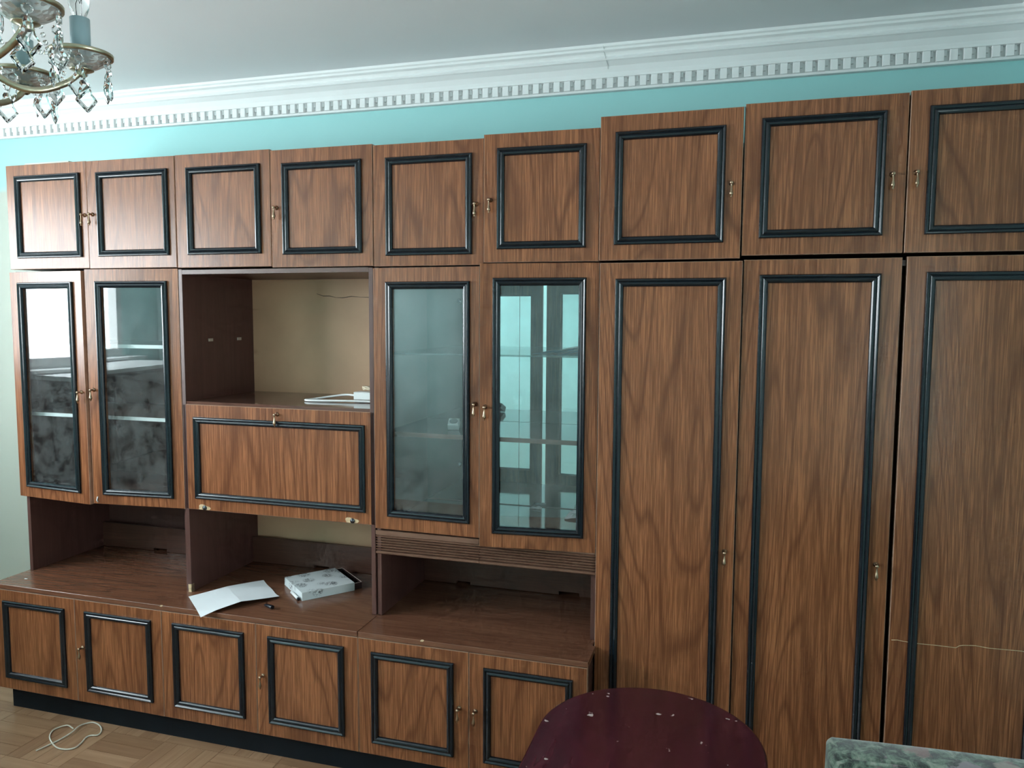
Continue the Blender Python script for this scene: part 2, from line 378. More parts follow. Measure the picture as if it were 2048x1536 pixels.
# cracked cornice joint
MB().tube([(2.327, YB-.093, 2.5405), (2.329, YB-.0855, 2.531), (2.327, YB-.078, 2.524), (2.331, YB-.0665, 2.511), (2.333, YB-.0705, 2.505), (2.334, YB-.062, 2.4965), (2.337, YB-.046, 2.4855), (2.336, YB-.038, 2.476)], .0007, 5).build('crack', simple('crack_dust', (.45, .46, .45), .9), cornice)

# ------------------------------------------------------------------ shared door hardware
PROF = [(0, 0), (0, .0065), (.0025, .0100), (.0055, .0105), (.0085, .0085), (.0105, .0068), (.0130, .0085), (.0165, .0098), (.0200, .0088), (.0235, .0055), (.0250, 0)]
def moulding(parent, x0, x1, z0, z1, y=0.):
    """four mitred strips round the rectangle, standing proud of the door face towards -Y"""
    def corner(o): return [(x0+o, z0+o), (x1-o, z0+o), (x1-o, z1-o), (x0+o, z1-o)]
    for k in range(4):
        v = []
        for e in (k, (k+1) % 4):
            for o, h in PROF: p = corner(o)[e]; v.append((p[0], y-h, p[1]))
        n = len(PROF); fs = [(i, i+1, n+i+1, n+i) for i in range(n-1)] + [(n-1, 0, n, 2*n-1), tuple(range(n)), tuple(range(2*n-1, n-1, -1))]
        MB().add(v, fs).build('moulding', BLACK, parent)
h = MB()
h.lathe([(.0, -.001), (.0075, 0), (.0078, -.002), (.0045, -.004), (.0032, -.008), (.0032, -.015), (.0048, -.017), (.0055, -.0195), (.0042, -.022), (0, -.0228)], 12, axis='Y')
h.lathe([(.0, .004), (.0028, .003), (.0036, 0), (.0026, -.003), (.0022, -.007), (.0024, -.013), (.0040, -.022), (.0056, -.029), (.0056, -.033), (.0036, -.037), (.0022, -.0385), (.0030, -.041), (0, -.0435)], 12, c=(0, -.0185, 0))
HANDLE = h.mesh('handle', BRASS)
EDGE = .0014
def door(cab, x0, x1, z0, z1, y, hinge, theta=0., frame=None, handle=None, glass=False, th=.017, name='door', lean=0.):
    """cab sits at its own origin; coordinates are world, y = front face of the closed door"""
    g = .0012; x0 += g; x1 -= g; z0 += g; z1 -= g
    hx = x0 if hinge == 'L' else x1; org = Vector((hx, y+th, z0))
    a, b_ = x0-hx, x1-hx; H = z1-z0
    fr = frame or (x0+.045, x1-.045, z0+.043, z1-.043)
    fa, fb, fc, fd = fr[0]-hx, fr[1]-hx, fr[2]-z0, fr[3]-z0
    m = MB()
    if not glass: m.box(a, b_, -th, 0, 0, H, 0, 1, b=EDGE)
    else:
        i = .020
        for bx in ((a, fa+i, 0, H), (fb-i, b_, 0, H), (fa+i, fb-i, 0, fc+i), (fa+i, fb-i, fd-i, H)): m.box(bx[0], bx[1], -th, 0, bx[2], bx[3], 0, 0)
        e = .0008
        for bx in ((a-e, a, 0, H), (b_, b_+e, 0, H)): m.box(bx[0], bx[1], -th, 0, bx[2], bx[3], 1, 1)
    rz = -theta if hinge == 'L' else theta
    d = m.build(name, [W_DOOR, W_EDGE], cab, org-cab.location, (R(lean), 0, R(rz)))
    moulding(d, fa, fb, fc, fd, -th)
    if glass:
        MB().box(fa+.0195, fb-.0195, -th+.004, -th+.008, fc+.0195, fd-.0195).build('pane', GLASS, d)
    if handle: put('handle', HANDLE, d, (handle[0]-hx, -th, handle[1]-z0))
    return d
def panel(cab, name, x0, x1, y0, y1, z0, z1, m, b=0.):
    c = cab.location; return MB().box(x0-c.x, x1-c.x, y0-c.y, y1-c.y, z0-c.z, z1-c.z, b=b).build(name, m, cab)
PT = .016
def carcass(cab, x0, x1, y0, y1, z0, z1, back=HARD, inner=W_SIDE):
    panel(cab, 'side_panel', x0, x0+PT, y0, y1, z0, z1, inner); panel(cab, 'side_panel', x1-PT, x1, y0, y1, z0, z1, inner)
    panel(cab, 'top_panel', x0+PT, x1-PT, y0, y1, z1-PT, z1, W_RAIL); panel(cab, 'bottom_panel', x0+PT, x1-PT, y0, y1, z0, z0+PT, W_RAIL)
    panel(cab, 'back_panel', x0+PT, x1-PT, y1-.004, y1, z0+PT, z1-PT, back)
YC, YK = .019, .434      # carcass front / back

# ------------------------------------------------------------------ top cabinets
G = 'row of top cabinets'
u = thing('top_cabinet', 'top cabinet at the window end, washed pale by daylight, two square framed doors', 'cabinet', (.40, .2, 1.764), G)
carcass(u, .0, .797, YC, YK, 1.766, 2.170)
door(u, -.003, .3955, 1.764, 2.174, 0, 'L', 0., (.045, .364, 1.808, 2.130), (.381, 1.968))
door(u, .3965, .7995, 1.762, 2.172, 0, 'R', .4, (.447, .770, 1.808, 2.126), (.421, 1.969))
u = thing('top_cabinet', 'top cabinet with two framed doors above the open niche', 'cabinet', (1.2, .2, 1.76), G)
carcass(u, .802, 1.602, YC, YK, 1.762, 2.168)
door(u, .8015, 1.2045, 1.760, 2.173, 0, 'L', 0., (.853, 1.165, 1.807, 2.124))
door(u, 1.2055, 1.6045, 1.756, 2.168, 0, 'R', 0., (1.254, 1.564, 1.801, 2.119), (1.229, 1.966))
u = thing('top_cabinet', 'top cabinet with two framed doors above the two glass doors with the mirror', 'cabinet', (2.0, .2, 1.757), G)
carcass(u, 1.607, 2.385, YC, YK, 1.760, 2.160)
door(u, 1.6065, 2.0045, 1.754, 2.163, 0, 'L', 0., (1.654, 1.965, 1.790, 2.117), (1.978, 1.952))
door(u, 2.0065, 2.386, 1.760, 2.171, -.006, 'R', .8, (2.053, 2.345, 1.803, 2.124), (2.030, 1.961))
YW = -.018
u = thing('top_cabinet', 'narrow top cabinet with a single framed door, above the single-door wardrobe', 'cabinet', (2.6, .2, 1.764), G)
carcass(u, 2.391, 2.810, YW+.019, YK, 1.766, 2.196)
door(u, 2.388, 2.8125, 1.760, 2.200, YW, 'L', .5, (2.436, 2.763, 1.808, 2.149), (2.782, 1.980))
u = thing('top_cabinet', 'rightmost and highest top cabinet, its right door cut off by the picture edge', 'cabinet', (3.25, .2, 1.769), G)
carcass(u, 2.814, 3.690, YW+.019, YK, 1.772, 2.204)
door(u, 2.8145, 3.2495, 1.768, 2.208, YW, 'L', 0., (2.862, 3.194, 1.818, 2.162), (3.213, 1.986))
door(u, 3.2510, 3.690, 1.768, 2.212, YW, 'R', .3, (3.300, 3.640, 1.818, 2.166), (3.273, 1.988))

# ------------------------------------------------------------------ wardrobes
def plinth(cab, x0, x1, y0, y1, z1=.09): panel(cab, 'plinth', x0, x1, y0, y1, 0, z1, PLINTH)
u = thing('wardrobe', 'single-door wardrobe with one long framed door, right beside the shelving', 'wardrobe', (2.6, .2, 0))
carcass(u, 2.394, 2.818, YW+.019, YK, .091, 1.750); plinth(u, 2.396, 2.816, .03, .43)
door(u, 2.393, 2.8215, .092, 1.7545, YW-.004, 'L', .6, (2.444, 2.775, .140, 1.704), (2.793, .872))
u = thing('wardrobe', 'double wardrobe with a dark gap between its long doors, cut off by the picture edge', 'wardrobe', (3.25, .2, 0))
carcass(u, 2.822, 3.690, YW+.019, YK, .091, 1.750); plinth(u, 2.824, 3.688, .03, .43)
door(u, 2.8225, 3.251, .092, 1.7575, YW, 'L', 0., (2.869, 3.197, .140, 1.712), (3.218, .870))
d3 = door(u, 3.261, 3.690, .092, 1.760, YW+.001, 'R', 0., (3.312, 3.640, .140, 1.715))
pts = [(3.269, .649), (3.285, .651), (3.301, .649), (3.341, .647), (3.38, .648), (3.437, .6475), (3.445, .654), (3.455, .657), (3.486, .660), (3.52, .657), (3.56, .658), (3.601, .659), (3.66, .655)]
MB().tube([(x-3.6888, -.0172, z-.0932) for x, z in pts], .0010, 5).build('crack', W_RAW, d3)

# ------------------------------------------------------------------ glass-door cabinet at the window end
DK = .5215
u = thing('display_cabinet', 'dark display cabinet with two glass doors standing ajar at the window end', 'cabinet', (.4, .2, DK))
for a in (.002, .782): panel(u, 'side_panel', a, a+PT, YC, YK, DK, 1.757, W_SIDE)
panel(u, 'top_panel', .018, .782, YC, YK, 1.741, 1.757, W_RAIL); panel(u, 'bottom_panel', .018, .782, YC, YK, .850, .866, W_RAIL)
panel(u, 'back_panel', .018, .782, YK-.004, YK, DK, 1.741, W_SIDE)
for z in (1.178, 1.462):
    s = panel(u, 'shelf', .018, .782, .040, YK-.006, z-.006, z+.008, W_RAIL); MB().box(.018-.4, .782-.4, .038-.2, .040-.2, z-.006-DK, z+.008-DK).build('edge_strip', WHITE, s)
rl = MB()
for x0, x1, z0 in ((.018, .30, .5225), (.30, .37, .534), (.37, .782, .5225)): rl.box(x0-.4, x1-.4, .190, .206, z0-DK, .632-DK)
rl.build('back_rail', W_RAIL, u)
door(u, -.008, .391, .840, 1.7545, 0, 'L', 5.5, (.042, .346, .883, 1.712), (.369, 1.285), True)
d = door(u, .4005, .7995, .846, 1.7595, 0, 'R', 5.3, (.447, .754, .884, 1.713), (.421, 1.296), True)
MB().tube([(-.3785, -.018, .006), (-.3815, -.020, .014), (-.3785, -.018, .028)], .0022, 6).build('chipped_edge', WHITE, d)

# ------------------------------------------------------------------ bar cabinet with the open niche
u = thing('bar_cabinet', 'cabinet with an open tan-backed niche over a drop-down flap', 'cabinet', (1.2, .2, DK))
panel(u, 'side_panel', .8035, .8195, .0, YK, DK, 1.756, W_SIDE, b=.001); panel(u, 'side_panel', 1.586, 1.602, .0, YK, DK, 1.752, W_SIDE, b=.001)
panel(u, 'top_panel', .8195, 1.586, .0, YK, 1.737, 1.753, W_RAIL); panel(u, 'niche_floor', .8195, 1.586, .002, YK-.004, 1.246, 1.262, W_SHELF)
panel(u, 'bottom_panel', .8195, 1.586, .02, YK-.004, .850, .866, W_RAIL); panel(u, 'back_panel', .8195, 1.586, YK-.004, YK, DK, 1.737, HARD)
rl = MB()
for x0, x1, z0 in ((.8195, 1.12, .5225), (1.12, 1.19, .534), (1.19, 1.586, .5225)): rl.box(x0-1.2, x1-1.2, .19, .206, z0-DK, .632-DK)
rl.build('back_rail', W_RAIL, u)
MB().box(-.0005, .012, -.0025, .016, .0, .030).build('chipped_corner', W_RAW, u, (.8075-1.2, .0-.2, 0))
pts = [(1.13, 1.715), (1.16, 1.712), (1.19, 1.708), (1.22, 1.702), (1.25, 1.704), (1.29, 1.707), (1.33, 1.703), (1.37, 1.706), (1.41, 1.709), (1.46, 1.712)]
MB().tube([(x-1.2, .2292, z-.006-DK-.035+.004*math.sin(x*90)) for x, z in pts], [.0006+.0008*abs(math.sin(i*2.1)) for i in range(len(pts))], 5).build('crack', simple('torn_hardboard', (.10, .07, .05), .9), u)
for (x, z) in ((1.47, 1.485), (1.48, 1.44)): MB().lathe([(0, -.0025), (.003, -.0015), (.004, 0)], 8, c=(x-1.2, .2295, z-DK), axis='Y').build('nail_hole', simple('nail_hole_brown', (.16, .10, .06), .8), u)
for (y, z) in ((.15, 1.49), (.33, 1.49)): MB().box(0, .004, -.012, .012, -.006, .005).build('shelf_pin', simple('bare_wood_pin', (.45, .38, .30), .6), u, (.8195-1.2, y-.2, z-DK))
fl = door(u, .804, 1.603, .847, 1.2515, .0, 'L', 0., (.853, 1.566, .891, 1.204), (1.214, 1.2275), name='drop_flap')
fl_o = (.8052, .017, .8482)
for x in (.8865, 1.509):
    c_ = MB(); n = 18; ring = []
    for k in range(n):
        a = 2*math.pi*k/n; rr = 1+.18*math.sin(3*a+x*9); ring.append((x-fl_o[0]+.026*rr*math.cos(a), -.0172, .8565-fl_o[2]+max(-.0065, .0125*rr*math.sin(a))))
    c_.add(ring+[(p[0], -.0166, p[2]) for p in ring], [tuple(range(n))]+[(k, (k+1) % n, n+(k+1) % n, n+k) for k in range(n)])
    ch = c_.build('chipped_patch', W_RAW, fl)
    MB().lathe([(0, -.0235), (.0035, -.0232), (.0045, -.0205), (.0085, -.020), (.0095, -.0175), (.0095, -.0165)], 14, c=(x-fl_o[0]+.004, 0, .8575-fl_o[2]), axis='Y').build('broken_hinge', simple('dark_hinge_metal', (.10, .11, .12), .35, metal=1.), ch)

# ------------------------------------------------------------------ mirrored glass cabinet
u = thing('mirror_cabinet', 'mirror-backed glass cabinet above a ribbed fascia and an open shelf', 'cabinet', (2.0, .2, DK))
panel(u, 'side_panel', 1.6065, 1.6225, .005, YK, DK, 1.752, W_SIDE, b=.001); panel(u, 'side_panel', 2.372, 2.388, YC, YK, DK, 1.752, W_SIDE)
panel(u, 'top_panel', 1.6225, 2.372, YC, YK, 1.736, 1.752, W_RAIL); panel(u, 'bottom_panel', 1.6225, 2.372, YC, YK, .834, .850, W_SHELF)
panel(u, 'back_panel', 1.6225, 2.372, YK-.004, YK, DK, 1.736, W_SIDE)
for a, b_ in ((1.6235, 2.0065), (2.0085, 2.371)):
    for c_, e in ((.853, 1.1635), (1.1800, 1.734)): panel(u, 'mirror', a, b_, YK-.008, YK-.0045, c_, e, MIRROR)
panel(u, 'shelf', 1.6225, 2.372, .040, YK-.009, 1.1640, 1.1795, W_SHELF)
panel(u, 'glass_shelf', 1.6235, 2.371, .050, YK-.012, 1.4520, 1.4580, SHGLASS)
for z in (1.655, .925):
    MB().box(-.004, .003, -.016, .016, -.010, .010).lathe([(0, .010), (.008, .009), (.009, .003)], 10, axis='X').build('hinge', CHROME, u, (1.6265-2.0, .065-.2, z-DK))
# two ribbed fascia boards
for a, b_ in ((1.6035, 1.9885), (1.990, 2.3885)):
    fz0, fz1 = .747, .832; v = []; prof = [(0, fz0), (-.016, fz0), (-.018, fz0+.003), (-.018, fz0+.009)]
    z = fz0+.011
    while z < fz1-.020:
        prof += [(-.005, z), (-.005, z+.0028), (-.0165, z+.0042), (-.0170, z+.0068)]; z += .0092
    prof += [(-.012, z), (-.018, z+.002), (-.018, fz1), (0, fz1)]
    for x in (a, b_): v += [(x-2.0, y+.018-.2, z_-DK) for y, z_ in prof]
    n = len(prof); MB().add(v, [(i, (i+1) % n, n+(i+1) % n, n+i) for i in range(n)]+[tuple(range(n)), tuple(range(2*n-1, n-1, -1))]).build('ribbed_fascia', wood('fascia_wood_%d' % len(MATS), (.20, .105, .070), (.11, .055, .036), 'X', .32, contrast=.6), u)
rl = MB()
for x0, x1, z0 in ((1.6225, 1.76, .523), (1.76, 1.82, .534), (1.82, 2.18, .523), (2.18, 2.26, .536), (2.26, 2.372, .523)): rl.box(x0-2.0, x1-2.0, .19, .206, z0-DK, .66-DK)
rl.build('back_rail', W_RAIL, u)
door(u, 1.603, 1.9925, .838, 1.7505, 0, 'L', 1.2, (1.652, 1.960, .885, 1.702), (1.979, 1.294), True)
door(u, 2.000, 2.387, .820, 1.7575, 0, 'R', 6.0, (2.044, 2.347, .868, 1.710), (2.020, 1.290), True)

# ------------------------------------------------------------------ base cabinets and worktops
YBF = -.1465
G = 'low base cabinets'
def base(x0, x1, label, doors):
    u = thing('base_cabinet', label, 'cabinet', ((x0+x1)/2, .15, 0), G)
    carcass(u, x0+.002, x1-.002, YBF+.019, YK, .092, .502, W_SIDE); plinth(u, x0+(.03 if x0 < .1 else 0), x1, YBF+.035, .40)
    for d in doors: door(u, d[0], d[1], .0915, .5005, YBF, d[2], 0., d[3], d[4])
base(0, .802, 'low base cabinet at the window end, above the loop of cord on the floor', [(-.002, .401, 'L', (.048, .353, .140, .456), None), (.401, .802, 'R', (.452, .757, .141, .458), (.433, .312))])
base(.802, 1.606, 'low base cabinet under the sheet of paper and the patterned box', [(.802, 1.205, 'L', (.853, 1.157, .142, .461), None), (1.205, 1.606, 'R', (1.255, 1.554, .142, .461), (1.231, .313))])
base(1.606, 2.390, 'low base cabinet half hidden by the burgundy table, two handles side by side', [(1.606, 2.005, 'L', (1.656, 1.953, .137, .457), (1.972, .307)), (2.005, 2.396, 'R', (2.056, 2.350, .136, .456), (2.028, .305))])
tag(MB().box(-.004, 1.6055, YBF-.003, YK, .503, .521, b=.0012).build('worktop', W_FLAT), 'long scuffed walnut worktop carrying the paper and the box', 'worktop')
tag(MB().box(1.6075, 2.3975, YBF-.003, YW-.006, .5025, .5205, b=.0012).box(1.6075, 2.389, YW-.006, YK, .5025, .5205).build('worktop', W_FLAT), 'shorter walnut worktop ending against the wardrobe, empty and shaded at the back', 'worktop')

# ------------------------------------------------------------------ things on and in the unit
# board on top of the first top cabinet
tag(MB().box(.04, .262, .05, .33, 2.1705, 2.1895).build('board', simple('pale_board', (.72, .68, .60), .6, var=.05)), 'pale flat board lying on top of the cabinet at the window end', 'board')
# A4 sheet with fold creases, one corner over the edge
A, B, C_, D_ = Vector((.843, -.047, 0)), Vector((1.009, .190, 0)), Vector((1.180, .041, 0)), Vector((1.014, -.194, 0))
g = MB(); N = 16; vv = []
for j in range(N+1):
    for i in range(N+1):
        s, t = i/N, j/N; p = (A*(1-t)+B*t)*(1-s)+(D_*(1-t)+C_*t)*s
        z = .5222+.017*max(0, 1-abs(t-.5)/.5)*(.35+.65*s)+.006*max(0, s-.75)*4*t+.003*math.sin(5*s+2*t)**2*min(1, t*3)
        if p.y < YBF-.003: z = max(z, .5222)-.10*(YBF-.003-p.y)
        vv.append((p.x, p.y, z))
q = [(j*(N+1)+i, j*(N+1)+i+1, (j+1)*(N+1)+i+1, (j+1)*(N+1)+i) for j in range(N) for i in range(N)]
g.add(vv, q); g.add([(x, y, z+.0004) for x, y, z in vv], q)
tag(g.build('paper_sheet', PAPER), 'white sheet of paper with fold creases on the long worktop', 'paper')
# patterned slip box with its dark tray pulled out a little
bo, be, bn = Vector((1.276, .043, .521)), Vector((.133, .160, 0)), Vector((-.159, .137, 0))
ang = math.atan2(be.y, be.x); L1, L2, HB = be.length, bn.length, .031
box = thing('patterned_box', 'white cardboard box with sketched flower print and a dark tray slid out', 'box', bo, rot=(0, 0, ang))
s = MB(); t_ = .0012
s.box(0, L1, 0, L2, 0, t_, 0); s.box(0, L1, 0, L2, HB-t_, HB, 0); s.box(0, L1, 0, t_, t_, HB-t_, 0); s.box(0, L1, L2-t_, L2, t_, HB-t_, 0); s.box(0, t_, t_, L2-t_, t_, HB-t_, 0)
s.build('sleeve', SKETCH, box)
tr_ = MB(); a, b_ = .012, L1+.032
tr_.box(a, b_, .004, L2-.004, .002, .004); tr_.box(a, b_, .004, .0055, .004, .026); tr_.box(a, b_, L2-.0055, L2-.004, .004, .026); tr_.box(b_-.0015, b_, .0055, L2-.0055, .004, .026)
tr_.build('tray', simple('dark_plastic_tray', (.035, .022, .022), .2), box)
MB().tube([(b_-.03, .0045, .0265), (b_-.002, .0045, .0265), (b_-.0008, .008, .0265), (b_-.0008, L2-.008, .0265), (b_-.002, L2-.0045, .0265), (b_-.03, L2-.0045, .0265)], .0012, 6).build('tray_rim', simple('pale_tray_rim', (.42, .32, .28), .35), box)
# marker pen half under the box's end, and its loose cap
dirp = Vector((.159, -.137, 0)).normalized()
p1 = Vector((1.2635, .0405, .5268)); p0 = p1-dirp*.092
pen = thing('marker_pen', 'white marker pen with a black end lying against the patterned box', 'pen', p0)
MB().tube([(0, 0, 0), tuple((p1-p0)*.02), tuple((p1-p0)*.9)], [.0030, .0055, .0055], 12).build('barrel', WHITE, pen)
MB().tube([tuple((p1-p0)*.9), tuple((p1-p0)*.98), tuple(p1-p0)], [.0058, .0058, .004], 12).build('end_plug', DARKP, pen)
MB().tube([(-.026, .010, .0075), (-.020, .008, .0078), (.012, -.004, .0085), (.018, -.006, .0085)], [.0035, .0055, .0080, .0072], 12).build('pen_cap', DARKP, None, (1.203, -.058, .521))
tag(bpy.data.objects['pen_cap'], 'small black pen cap lying alone near the worktop front', 'cap')
# power strip and its cable loop in the niche, a coil of beige cable on top
ps = thing('power_strip', 'white power strip with a looped white cable in the open niche', 'power strip', (1.418, .195, 1.262))
b = MB(); b.box(0, .155, 0, .055, .006, .036, b=.003).box(.012, .02, .01, .045, 0, .006).box(.13, .14, .01, .045, 0, .006); b.build('housing', WHITE, ps)
for kx in (.04, .085, .13): MB().lathe([(.019, .0362), (.0185, .0370), (.0165, .0370), (.0160, .0363), (0, .0363)], 16, c=(kx, .028, 0)).build('socket_outlet', WHITE, ps)
lp = catmull([(.004, .03, .018), (-.05, .045, .020), (-.11, .03, .013), (-.165, -.01, .0048), (-.178, -.045, .0048), (-.155, -.060, .005), (-.10, -.056, .0055), (-.04, -.046, .006), (.03, -.036, .006), (.10, -.030, .005), (.150, -.02, .0048)], 6)
MB().tube(lp, .0042, 8).build('cable', WHITE, ps)
co = []
for k in range(40):
    a = k*.62; co.append((.052*math.cos(a)*(1+.05*math.sin(k)), .020*math.sin(a)+.002*math.cos(k*1.7), .0045+.014*((k*.37) % 1)))
tag(MB().tube(catmull(co, 4), .0030, 6).build('cable_coil', BEIGE, None, (1.497, .223, 1.3005)), 'bundled beige cable resting on the white power strip', 'cable')
# inside the mirror cabinet
so = thing('surface_socket', 'square surface wall socket lying loose on the wooden shelf behind the closed glass door', 'socket', (1.842, .150, 1.1800), rot=(R(-62), 0, R(12)))
so.location.z = 1.2025
MB().box(-.020, .020, -.010, .014, -.020, .020, b=.003).build('housing', WHITE, so)
MB().lathe([(.0150, -.0102), (.0150, -.0115), (.0125, -.0115), (.0120, -.0106), (.0, -.0106)], 16, axis='Y').build('insert', simple('grey_socket_insert', (.30, .33, .33), .4), so)
def crumple(name, m, loc, sx, sy, h, seed, n=10, sag=0.):
    rnd = random.Random(seed); H_ = [[rnd.random() for _ in range(n+1)] for _ in range(n+1)]; vv = []
    for j in range(n+1):
        for i in range(n+1):
            s_, t_ = i/n, j/n; e = min(1, 4*min(s_, 1-s_)+.35)*min(1, 4*min(t_, 1-t_)+.35)
            vv.append((sx*(s_-.5)+sx*.05*(H_[j][i]-.5), sy*(t_-.5)+sy*.06*(H_[i][j]-.5), .0012+h*e*(.25+.75*H_[j][i])*(.4+.6*s_)))
    q_ = [(j*(n+1)+i, j*(n+1)+i+1, (j+1)*(n+1)+i+1, (j+1)*(n+1)+i) for j in range(n) for i in range(n)]
    return MB().add(vv, q_).add([(x, y, z+.0006) for x, y, z in vv], q_).build(name, m, None, loc)
tag(crumple('plastic_film', BLUEP, (2.255, .20, 1.4585), .21, .24, .020, 3), 'crumpled blue plastic film on the glass shelf behind the glass door', 'plastic')
tag(crumple('crumpled_paper', PAPER, (2.290, .330, .8505), .13, .12, .035, 5), 'crumpled white paper at the bottom of the mirror cabinet', 'paper')
tag(crumple('paper_scrap', PAPER, (2.085, .395, .8505), .045, .022, .010, 8, 6), 'tiny white paper scrap by the mirror at the cabinet bottom', 'paper')
tag(crumple('paper_scrap', PAPER, (.085, -.075, .5212), .013, .006, .001, 9, 4), 'tiny white crumb of paper near the window end of the long worktop', 'paper')

# loop of pale cord on the floor
cd = [(0.407, -0.311), (0.418, -0.27), (0.427, -0.227), (0.434, -0.181), (0.424, -0.138), (0.43, -0.105), (0.453, -0.094), (0.493, -0.106), (0.527, -0.134), (0.537, -0.161), (0.514, -0.171), (0.508, -0.188), (0.521, -0.22), (0.526, -0.254), (0.504, -0.272), (0.464, -0.273), (0.416, -0.252), (0.373, -0.222), (0.349, -0.188), (0.352, -0.16), (0.377, -0.145), (0.414, -0.153)]
tag(MB().tube(catmull([(x, y-.034, .0036+.004*(i in (3, 4, 20))) for i, (x, y) in enumerate(cd)], 5), .0027, 7).build('cord', CORD), 'thin pale cord lying in a loop on the parquet floor', 'cord')

# ------------------------------------------------------------------ burgundy table
ZT = .62; hw = .2585; tx, ty = 2.644, -.457-hw; LT = .75
def stadium(r_, n=40):
    o = []
    for k in range(n+1): a = math.pi*k/n; o.append((r_*math.cos(a), r_*math.sin(a)))
    for k in range(n+1): a = math.pi+math.pi*k/n; o.append((r_*math.cos(a), -LT+r_*math.sin(a)))
    return o
tb = thing('table', 'glossy burgundy table with a rounded end and white scuffs, by the wardrobe', 'table', (tx, ty, 0))
m = MB(); rings = [(hw-.012, ZT-.024), (hw-.003, ZT-.022), (hw, ZT-.016), (hw, ZT-.006), (hw-.002, ZT-.0015), (hw-.006, ZT)]
vv = []; K = len(stadium(1))
for r_, z in rings: vv += [(x, y, z) for x, y in stadium(r_)]
fs = [(i*K+k, i*K+(k+1) % K, (i+1)*K+(k+1) % K, (i+1)*K+k) for i in range(len(rings)-1) for k in range(K)]
m.add(vv, fs, smooth=True); m.add(vv[:K], [tuple(range(K-1, -1, -1))]); m.add(vv[-K:], [tuple(range(K))]); m.build('table_top', LACQ, tb)
m = MB(); vi, vo = stadium(hw-.055), stadium(hw-.037)
m.add([(x, y, ZT-.090) for x, y in vi]+[(x, y, ZT-.090) for x, y in vo]+[(x, y, ZT-.024) for x, y in vi]+[(x, y, ZT-.024) for x, y in vo],
      [f_ for k in range(K) for f_ in ((k, (k+1) % K, K+(k+1) % K, K+k), (k, 2*K+k, 2*K+(k+1) % K, (k+1) % K), (K+k, K+(k+1) % K, 3*K+(k+1) % K, 3*K+k))]).build('apron', LACQ, tb)
for sx in (-.15, .15):
    for y in (.06, -LT-.06): MB().tube([(sx, y, ZT-.026), (sx, y, ZT-.10), (sx*1.08, y, 0)], [.021, .021, .013], 12).build('leg', LACQ, tb)

# ------------------------------------------------------------------ floral chair
ch = thing('upholstered_chair', 'chair with a faded green floral upholstered back, cut off at the bottom right', 'chair', (3.24, -1.05, 0), rot=(0, 0, R(3)))
def cushion(x0, x1, y0, y1, z0, z1, r_, n=5):
    """rounded box"""
    m = MB(); prof = []
    cx, cy, cz = (x0+x1)/2, (y0+y1)/2, (z0+z1)/2; hx, hy, hz = (x1-x0)/2-r_, (y1-y0)/2-r_, (z1-z0)/2-r_
    bm = bmesh.new(); bmesh.ops.create_uvsphere(bm, u_segments=24, v_segments=16, radius=1)
    for v in bm.verts:
        d = v.co.copy(); sg = lambda t: (1 if t > 1e-4 else (-1 if t < -1e-4 else 0))
        v.co = Vector((cx+d.x*r_+hx*max(-1, min(1, d.x*2.6)), cy+d.y*r_+hy*max(-1, min(1, d.y*2.6)), cz+d.z*r_+hz*max(-1, min(1, d.z*2.6))))
    vs = [tuple(v.co) for v in bm.verts]; bm.verts.index_update(); fs = [tuple(v.index for v in f_.verts) for f_ in bm.faces]; bm.free()
    return m.add(vs, fs, smooth=True)
cushion(-.262, .262, -.035, .045, .40, .862, .022).build('backrest', FLORAL, ch)
MB().tube([(-.255, -.036, .46), (-.258, -.036, .83), (-.250, -.036, .851), (-.235, -.036, .857), (.235, -.036, .857), (.250, -.036, .851), (.258, -.036, .83), (.255, -.036, .46)], .0032, 6).build('piping', FLORAL, ch)
cushion(-.262, .262, -.52, -.01, .34, .46, .03).build('seat', FLORAL, ch)
for sx in (-.22, .22):
    for y in (-.47, .0): MB().tube([(sx, y, .355), (sx*1.03, y, 0)], [.02, .014], 10).build('leg', W_SIDE, ch)

# ------------------------------------------------------------------ chandelier
CC = Vector((1.620, -1.561, 0)); ZP = 2.000; R1 = .242
cl = thing('chandelier', 'brass chandelier with cut crystal drops and candle bulbs hanging at the upper left', 'chandelier', (CC.x, CC.y, ZP))
az0 = math.atan2(rt.y, rt.x)
MB().lathe([(0, ZC-ZP), (.055, ZC-ZP), (.058, ZC-ZP-.012), (.035, ZC-ZP-.030), (.010, ZC-ZP-.040), (.006, ZC-ZP-.045), (.006, .17), (.016, .165), (.020, .15), (.012, .135), (.010, .08), (.028, .06), (.034, .03), (.028, .0), (.012, -.02), (.010, -.05), (.022, -.065), (.024, -.085), (.012, -.105), (.004, -.112), (.006, -.120), (0, -.128)], 20).build('stem', LAMPB, cl)
# one arm's pieces, along +X
def arm_mesh(Rr, drop):
    return MB().tube(catmull([(.020, 0, -.015), (.05, 0, -.005), (Rr*.36, 0, -drop*.35), (Rr*.58, 0, -drop*.92), (Rr*.74, 0, -drop), (Rr*.90, 0, -drop*.72), (Rr*.99, 0, -drop*.40), (Rr, 0, -.020)], 6), .0052, 10).mesh('arm', LAMPB)
dish = MB().lathe([(.006, -.018), (.014, -.0175), (.026, -.013), (.037, -.006), (.0445, .004), (.0455, .0042), (.038, -.0035), (.026, -.0105), (.014, -.015), (.006, -.0155)], 24).mesh('dish', DISH)
rim = MB().lathe([(.0440, .0010), (.0478, .0020), (.0482, .0075), (.0462, .0080), (.0442, .0060), (.0440, .0010)], 28).mesh('dish_rim', LAMPB)
cup = MB().lathe([(.0055, -.030), (.0080, -.028), (.0065, -.0245), (.0160, -.0205), (.0185, -.0190), (.0150, -.0178), (.004, -.0176)], 16).mesh('cup', LAMPB)
